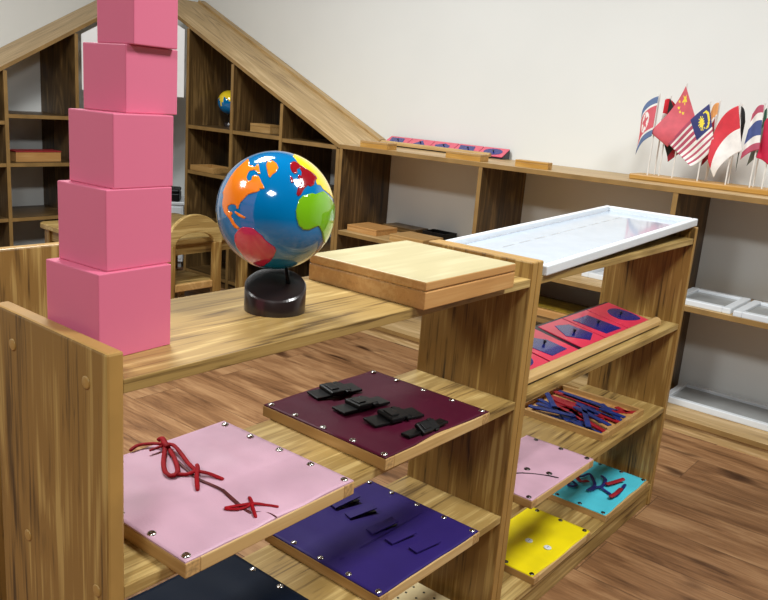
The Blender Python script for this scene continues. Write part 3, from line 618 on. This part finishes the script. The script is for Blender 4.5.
LF = 3.54
hl = thing('house_shelf', 'left half of the gabled house shelf on the left wall', 'shelf', (0, LF, 0), 0, 'gabled house shelves')
ld = LYW-LF-.002
zl = lambda x: 1.118+.562*(x-1.588)
hx = (2.006, 1.604, 1.202)
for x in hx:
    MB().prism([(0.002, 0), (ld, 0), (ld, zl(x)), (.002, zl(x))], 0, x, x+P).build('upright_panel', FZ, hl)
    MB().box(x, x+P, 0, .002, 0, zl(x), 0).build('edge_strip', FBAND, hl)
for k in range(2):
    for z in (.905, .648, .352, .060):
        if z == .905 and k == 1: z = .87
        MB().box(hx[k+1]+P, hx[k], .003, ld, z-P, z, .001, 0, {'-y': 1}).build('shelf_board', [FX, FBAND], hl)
an = math.atan(.562)
MB().box(0, 1.24/math.cos(an), 0, ld, 0, .0195, .001, 0, {'-y': 1}).build('roof_board', [RX, FBAND], hl, (1.20, 0, zl(1.20)), (0, -an, 0))

# white board across the corner opening
a, b2 = Vector((2.034, 3.520)), Vector((2.452, 3.158)); d = b2-a; L = d.length; ang = math.atan2(d.y, d.x)
o = MB().prism([(0, 1.055), (L, 1.055), (L, 1.425), (.64*L, 1.535), (.36*L, 1.47), (0, 1.352)], 1, 0, .012).build('white_board', WBOARD, None, (a.x, a.y, 0), (0, 0, ang))
tag(o, 'white board closing the corner gap under the house roof peak', 'board')

# low white cabinet with a black box in the corner gap
t = thing('white_cabinet', 'low white cabinet in the room corner behind the house shelves', 'cabinet', (2.47, 3.50, 0), math.radians(-40.8))
MB().box(-.20, .20, -.02, .26, .04, .40, .003).build('body', WHITE, t); MB().box(-.21, .21, -.03, .27, .40, .42, .004).build('top', WHITE, t); MB().box(-.19, .19, 0, .24, 0, .04, .001).build('plinth', GREYP, t)
MB().box(-.19, -.003, -.026, -.02, .06, .385, .001).build('door', WHITE, t); MB().box(.003, .19, -.026, -.02, .06, .385, .001).build('door', WHITE, t)
t = thing('black_case', 'black flat case lying on the low white cabinet in the corner', 'case', (2.52, 3.52, .42), math.radians(-40.8))
MB().box(-.15, .15, -.08, .10, 0, .05, .006).build('case_body', BLACK, t); MB().box(-.15, .15, -.08, .10, .052, .075, .008).build('case_lid', BLACK, t); MB().box(-.03, .03, -.088, -.080, .03, .045, .002).build('latch', GUN, t)

# ------------------------------------------------------------------ child's table and arched chair
t = thing('childrens_table', 'low rectangular oak table with rounded corners behind the pink cubes', 'table', (1.815, 2.5625, 0))
B = MB(); w2, d2, rc = .39, .3375, .05; pts = []
for cx, cy, a0 in ((w2-rc, d2-rc, 0), (-w2+rc, d2-rc, 90), (-w2+rc, -d2+rc, 180), (w2-rc, -d2+rc, 270)):
    pts += [(cx+rc*math.cos(math.radians(a0+i*15)), cy+rc*math.sin(math.radians(a0+i*15))) for i in range(7)]
B.prism(pts, 2, .422, .446, bev=.003).build('table_top', WX, t)
for sx in (-1, 1):
    for sy in (-1, 1): MB().box(sx*.345-.022, sx*.345+.022, sy*.285-.022, sy*.285+.022, 0, .422, .004).build('leg', WZ, t)
for sy in (-1, 1): MB().box(-.323, .323, sy*.285-.010, sy*.285+.010, .365, .422, .001).build('apron', WX, t)
for sx in (-1, 1): MB().box(sx*.345-.010, sx*.345+.010, -.263, .263, .365, .422, .001).build('apron', WY, t)
t = thing('childrens_chair', 'small wooden chair with an arched back tucked under the low table', 'chair', (1.797, 2.190, 0))
hw, sw = .130, .0235
for sx in (-1, 1):
    MB().box(sx*hw-sw, sx*hw+sw, -.012, .014, 0, .432, .005).build('rear_leg', WZ, t)
    MB().box(sx*(hw+.005)-.016, sx*(hw+.005)+.016, .262, .290, 0, .228, .004).build('front_leg', WZ, t)
oa, ia = [], []
for i in range(25):
    a = PI*i/24; oa.append(((hw+sw)*math.cos(a), .425+.140*math.sin(a))); ia.append(((hw-sw)*math.cos(a), .432+.052*math.sin(a)))
MB().prism(oa+ia[::-1], 1, -.011, .013, bev=.003).build('arched_back', WX, t)
MB().box(-hw+sw, hw-sw, -.008, .012, .215, .249, .004).build('seat_rail', PLYY, t)
MB().box(-hw-.012, hw+.012, .014, .300, .228, .244, .006).build('seat', WX, t)
MB().box(-hw+.012, hw-.012, .268, .284, .19, .228, .002).build('front_rail', WX, t)
for sx in (-1, 1): MB().box(sx*(hw+.003)-.008, sx*(hw+.003)+.008, .014, .262, .09, .115, .003).build('stretcher', WX, t)

# ------------------------------------------------------------------ things on the wall shelf
def wbox(name, label, x0, x1, y0, y1, z, h, mat=HONEYY, lidm=None, group=None, rot=0):
    t = thing(name, label, 'box', ((x0+x1)/2, (y0+y1)/2, z), rot, group)
    w, d = (x1-x0)/2, (y1-y0)/2
    MB().box(-w, w, -d, d, 0, h*.68, .001).build('box_body', mat, t); MB().box(-w-.0005, w+.0005, -d-.0005, d+.0005, h*.70, h, .0015).build('box_lid', lidm or mat, t)
    return t
G1 = 'small wooden boxes on the wall shelf top'
wbox('wooden_box', 'small pale wooden box at the house end of the wall shelf top', 2.475, 2.545, 1.655, 1.822, .905, .030, HONEYY, PLYY, G1)
wbox('wooden_box', 'small wooden box before the middle of the wall-shelf inset stand', 2.478, 2.545, 1.145, 1.325, .905, .030, HONEYY, PLYY, G1, 0)
wbox('wooden_box', 'small honey wooden box alone on the wall shelf, right of the inset stand', 2.500, 2.545, .84, .985, .905, .028, HONEYY, HONEYY, G1, .1)
# inset stand seen along its front on the wall shelf
s2 = inset_stand('wooden stand of pink and blue inset plates on the wall shelf top', .715, .110, .655)
s2.location = (2.725, 1.928, .905); s2.rotation_euler = (0, 0, -PI/2)
LB2 = ['pink inset plate nearest the house roof on the wall-shelf stand', 'second pink inset plate from the house roof on the wall-shelf stand', 'middle pink inset plate on the wall-shelf stand', 'fourth pink inset plate from the house roof on the wall-shelf stand', 'pink inset plate at the flag end of the wall-shelf stand']
for k, sh in enumerate(('quad', 'tri', 'hexa', 'quad', 'ring')):
    p = inset_plate(LB2[k], sh, 0.139, .075, 'pink inset plates on the wall shelf stand', PLATEPINK)
    p.location = (2.773, 1.925-.1425*k, .9135); p.rotation_euler = (.5, 0, -PI/2)

G2 = 'wooden boxes on the middle wall shelf'
wbox('flat_wooden_box', 'flat reddish wooden box at the left end of the middle wall shelf', 2.515, 2.68, 1.715, 1.905, .485, .030, BEECHY, BEECHY, G2)
wbox('flat_wooden_box', 'pale flat wooden box behind the birch-lidded box on the middle wall shelf', 2.50, 2.66, 1.42, 1.62, .485, .030, PLYY, PLYY, G2)
wbox('dark_wooden_box', 'low dark brown wooden box at the back of the middle wall shelf', 2.73, 2.84, 1.64, 1.85, .485, .026, FY, FY, G2)
t = thing('black_tray', 'black tray at the back of the middle wall shelf beside brown box', 'tray', (2.785, 1.53, .485))
MB().box(-.05, .05, -.07, .07, 0, .004, .001).build('tray_bottom', BLACK, t)
B = MB(); B.box(-.05, .05, -.07, -.064, .004, .032, .001); B.box(-.05, .05, .064, .07, .004, .032, .001); B.box(-.05, -.044, -.064, .064, .004, .032, .001); B.box(.044, .05, -.064, .064, .004, .032, .001); B.build('tray_rim', BLACK, t)

def white_tray(label, x0, x1, y0, y1, z, h, r=.022, pm=GREYP, group='white trays on the wall shelf'):
    t = thing('white_tray', label, 'tray', ((x0+x1)/2, (y0+y1)/2, z), 0, group); w, d = (x1-x0)/2, (y1-y0)/2
    B = MB(); B.box(-w, w, -d, -d+r, 0, h, .003); B.box(-w, w, d-r, d, 0, h, .003); B.box(-w, -w+r, -d+r, d-r, 0, h, .003); B.box(w-r, w, -d+r, d-r, 0, h, .003)
    B.build('rim', WHITE, t); MB().box(-w+r, w-r, -d+r, d-r, .002, h*.55, 0).build('panel', pm, t); return t
white_tray('white framed tray with grey panel on the middle wall shelf beside the right unit', 2.485, 2.745, .040, .262, .485, .021, .030)
white_tray('second white framed tray on the middle wall shelf, at the photo edge', 2.470, 2.735, -.22, .028, .485, .021, .030)
white_tray('long white tray on the bottom wall shelf at far right', 2.600, 2.835, -.50, .262, .060, .026, .024)
white_tray('white tray on the middle wall shelf glimpsed under the right unit top', 2.600, 2.80, .45, .672, .485, .022, .03, WHITE)
t = thing('yellow_topped_tray', 'wooden tray with yellow pieces glimpsed behind the right unit', 'tray', (2.60, .78, .303))
MB().box(-.10, .10, -.17, .17, 0, .030, .002).build('tray_body', BEECHY, t); MB().box(-.085, .085, -.155, .155, .030, .036, .002).build('yellow_inlay', plain('mustard', (120, 96, 24), .5, var=.2, scale=40), t)

# things in the house shelf cells
t = thing('small_globe', 'small yellow and blue globe in the tall house shelf cell', 'globe', (2.69, 3.040, .905), 0)
B = MB(); bm = bmesh.new(); bmesh.ops.create_uvsphere(bm, u_segments=40, v_segments=28, radius=.070)
for f in bm.faces:
    f.smooth = True; c = f.calc_center_median(); az = math.atan2(c.y, c.x)
    f.material_index = 1 if c.z > .008+.022*math.sin(az*7+1)+.012*math.sin(az*13) else 0
B._add(bm, Matrix.Translation((0, 0, .140))); B.build('ball', [OCEAN, LANDC['yellow']], t)
MB().lathe([(.032, 0), (.032, .022), (.028, .026), (0, .026)], 28).build('base', DARKBASE, t); MB().lathe([(.005, .02), (.005, .075)], 12).build('stem', BLACK, t)
wbox('wooden_box', 'small pale wooden box in the house shelf cell beside the small globe', 2.555, 2.65, 2.54, 2.70, .905, .046, PLYY, PLYY)
t = thing('wooden_tray', 'shallow wooden tray in the house shelf cell left of the big globe', 'tray', (2.56, 3.02, .648))
MB().box(-.08, .08, -.105, .105, 0, .006, .001).build('tray_bottom', PLYY, t)
B = MB(); B.box(-.08, .08, -.105, -.095, .006, .030, .001); B.box(-.08, .08, .095, .105, .006, .030, .001); B.box(-.08, -.07, -.095, .095, .006, .030, .001); B.box(.07, .08, -.095, .095, .006, .030, .001); B.build('tray_rim', PLYY, t)
t = thing('red_topped_box', 'wooden box with a dark red lid in the left house shelf', 'box', (1.815, 3.66, .648))
MB().box(-.130, .130, -.06, .04, 0, .052, .002).build('box_body', BEECHX, t); MB().box(-.132, .132, -.062, .042, .052, .060, .002).build('box_lid', BOXRED, t)

# ------------------------------------------------------------------ little table flags
t = thing('flag_stand', 'long wooden stand with holes for the little flags on the wall shelf top', 'stand', (2.605, .02, .905))
MB().box(0, .115, 0, .515, 0, .021, .004).build('stand_bar', HONEYY, t)
FM = {k: plain('flag_'+k, c, .65, var=.05, scale=30) for k, c in dict(red=(214, 52, 66), coral=(214, 96, 108), white=(240, 236, 232), blue=(70, 84, 140), slate=(96, 118, 158), navy=(52, 58, 116), yellow=(244, 222, 70), black=(18, 18, 18), green=(24, 74, 52), orange=(226, 158, 92), crimson=(196, 20, 66), rose=(186, 82, 106), deepred=(150, 20, 40), grey=(112, 122, 112), scarlet=(206, 20, 40)).items()}
def sn5(x, y, cx, cy, r, ph=0, n=5, inner=.42):
    dx, dy = x-cx, y-cy; d = math.hypot(dx, dy)
    if d > r: return False
    a = (math.atan2(dy, dx)+ph) % (2*PI/n); a = abs(a-PI/n)/(PI/n)      # 0 between points .. 1 at a point
    return d < r*(inner+(1-inner)*a**1.6)
def d_star(s, t):   # blue, white, red with white disc and star
    if t < .18 or t > .82: return 'slate'
    if t < .235 or t > .765: return 'white'
    x, y = (s-.40)*1.3, t-.5
    if math.hypot(x, y) < .24: return 'coral' if sn5(x, y, 0, 0, .21, .3) else 'white'
    return 'coral'
def d_tri(s, t): return 'scarlet' if t < .4 else 'white' if t < .58 else 'black'
def d_blk(s, t): return 'black' if s < .82 else 'deepred'
def d_fivestar(s, t):
    x, y = s*1.5, t
    if sn5(x, y, .24, .25, .15, .3): return 'yellow'
    for cx, cy in ((.48, .10), (.58, .22), (.58, .38), (.48, .50)):
        if sn5(x, y, cx, cy, .06, .9): return 'yellow'
    return 'coral'
def d_stripes(s, t):
    if s < .52 and t < .54:
        x, y = s*1.7, t
        if math.hypot(x-.27, y-.27) < .20 and math.hypot(x-.335, y-.27) > .165: return 'yellow'
        if sn5(x, y, .50, .27, .165, 0, 12, .55): return 'yellow'
        return 'navy'
    return 'rose' if int(t*14) % 2 == 0 else 'white'
def d_ind(s, t): return 'red' if t < .5 else 'white'
def d_orange(s, t): return 'orange' if t < .36 else 'white' if t < .66 else 'green'
def d_thai(s, t): return 'rose' if t < .16 or t > .84 else 'white' if t < .33 or t > .67 else 'blue'
def d_bg(s, t): return 'black' if t < .7 else 'green'
def d_gg(s, t): return 'green' if t < .4 else 'grey'
def d_cr(s, t): return 'crimson'
def d_dr(s, t): return 'deepred'
FL = [('f1', d_star, 'leftmost table flag, blue and red with a star in a white disc'), ('f2', d_tri, 'red, white and black table flag peeping out behind the five-star one'),
      ('f3', d_blk, 'black table flag hanging low under the five-star one'), ('f4', d_fivestar, 'red table flag with five yellow stars, tallest on the stand'),
      ('f5', d_stripes, 'red and white striped table flag with blue corner and yellow sun'), ('f6', d_orange, 'orange and white table flag between striped and red-white flags'),
      ('f7', d_dr, 'dark red table flag half hidden left of the red over white one'), ('f8', d_ind, 'red over white table flag in the middle right'),
      ('f9', d_bg, 'black and green table flag behind the red over white one'), ('f10', d_thai, 'red, white and blue banded table flag near the photo edge'),
      ('f11', d_gg, 'dark green and grey table flag behind the banded one'), ('f12', d_cr, 'crimson table flag cut off by the right photo edge')]
for k, des, lab in FL:
    X, HT, HB, FT, FB, TM, BMd = FLAGS[k]
    X = min(max(X, 2.617), 2.71)
    V2 = Vector
    HT, HB, FT, FB = map(V2, (HT, HB, FT, FB)); TM = V2(TM) if TM else HT.lerp(FT, .5)+V2((0, .012)); BMd = V2(BMd) if BMd else HB.lerp(FB, .5)+V2((0, .006))
    t = thing('table_flag', lab, 'flag', (X, HT.x, .9255), 0, 'little table flags')
    MB().lathe([(.0026, 0), (.0026, HT.y+.006-.9255), (.0032, HT.y+.008-.9255), (0, HT.y+.013-.9255)], 10).build('pole', POLE, t)
    m = MB(); ns, nt = 46, 36; names = []; G = []; th = .0006
    def pt(s, u):
        a = HT*(1-s)**2+TM*2*s*(1-s)*1.0+FT*s*s if False else HT*((1-s)*(1-2*s))+TM*(4*s*(1-s))+FT*(s*(2*s-1))
        b = HB*((1-s)*(1-2*s))+BMd*(4*s*(1-s))+FB*(s*(2*s-1))
        p = a.lerp(b, u); w = .010*s*math.sin(s*5.5+u*2.2+HT.x*31)
        return Vector((w-.011, p.x-HT.x, p.y-.9255))
    for side in (0, 1):
        G.append([[m.bm.verts.new(pt(i/ns, j/nt)+Vector((th*side, 0, 0))) for i in range(ns+1)] for j in range(nt+1)])
    for side in (0, 1):
        g_ = G[side]
        for j in range(nt):
            for i in range(ns):
                nm = des((i+.5)/ns, (j+.5)/nt)
                if nm not in names: names.append(nm)
                q = (g_[j][i], g_[j][i+1], g_[j+1][i+1], g_[j+1][i]); f = m.bm.faces.new(q if side else q[::-1]); f.material_index = names.index(nm); f.smooth = True
    a_, b_ = G
    def rim(v):
        for i in range(len(v)-1): m.bm.faces.new((v[i][0], v[i+1][0], v[i+1][1], v[i][1]))
    rim([(a_[0][i], b_[0][i]) for i in range(ns+1)]); rim([(a_[nt][i], b_[nt][i]) for i in range(ns+1)]); rim([(a_[j][0], b_[j][0]) for j in range(nt+1)]); rim([(a_[j][ns], b_[j][ns]) for j in range(nt+1)])
    bmesh.ops.recalc_face_normals(m.bm, faces=m.bm.faces[:])
    m.build('flag_cloth', [FM[n] for n in names], t)

# ------------------------------------------------------------------ light: ceiling panels
def area(x, y, e, s=.6):
    l = bpy.data.lights.new('ceiling_panel', 'AREA'); l.shape = 'SQUARE'; l.size = s; l.energy = e; l.color = LCOL
    o = bpy.data.objects.new('ceiling_panel', l); COL.objects.link(o); o.location = (x, y, ZC-.02)
for x, y, e in LIGHTS: area(x, y, e)
w = bpy.data.worlds.new('room_ambient'); S.world = w; w.use_nodes = True
w.node_tree.nodes['Background'].inputs['Color'].default_value = (.9, .92, 1, 1); w.node_tree.nodes['Background'].inputs['Strength'].default_value = .1

# ------------------------------------------------------------------ camera
cam = bpy.data.cameras.new('camera'); co = bpy.data.objects.new('camera', cam); COL.objects.link(co)
r0, u0, f0 = [Vector(v) for v in CAMR]
M = Matrix((( r0.x, u0.x, -f0.x, CAMP[0]), (r0.y, u0.y, -f0.y, CAMP[1]), (r0.z, u0.z, -f0.z, CAMP[2]), (0, 0, 0, 1)))
co.matrix_world = M; cam.sensor_fit = 'HORIZONTAL'; cam.sensor_width = 36; cam.lens = CAMF/768*36; cam.clip_start = .02
S.camera = co
S.view_settings.view_transform = 'Standard'; S.view_settings.look = 'None'; S.view_settings.gamma = 1; S.view_settings.use_curve_mapping = False
S.view_settings.exposure = EXPO
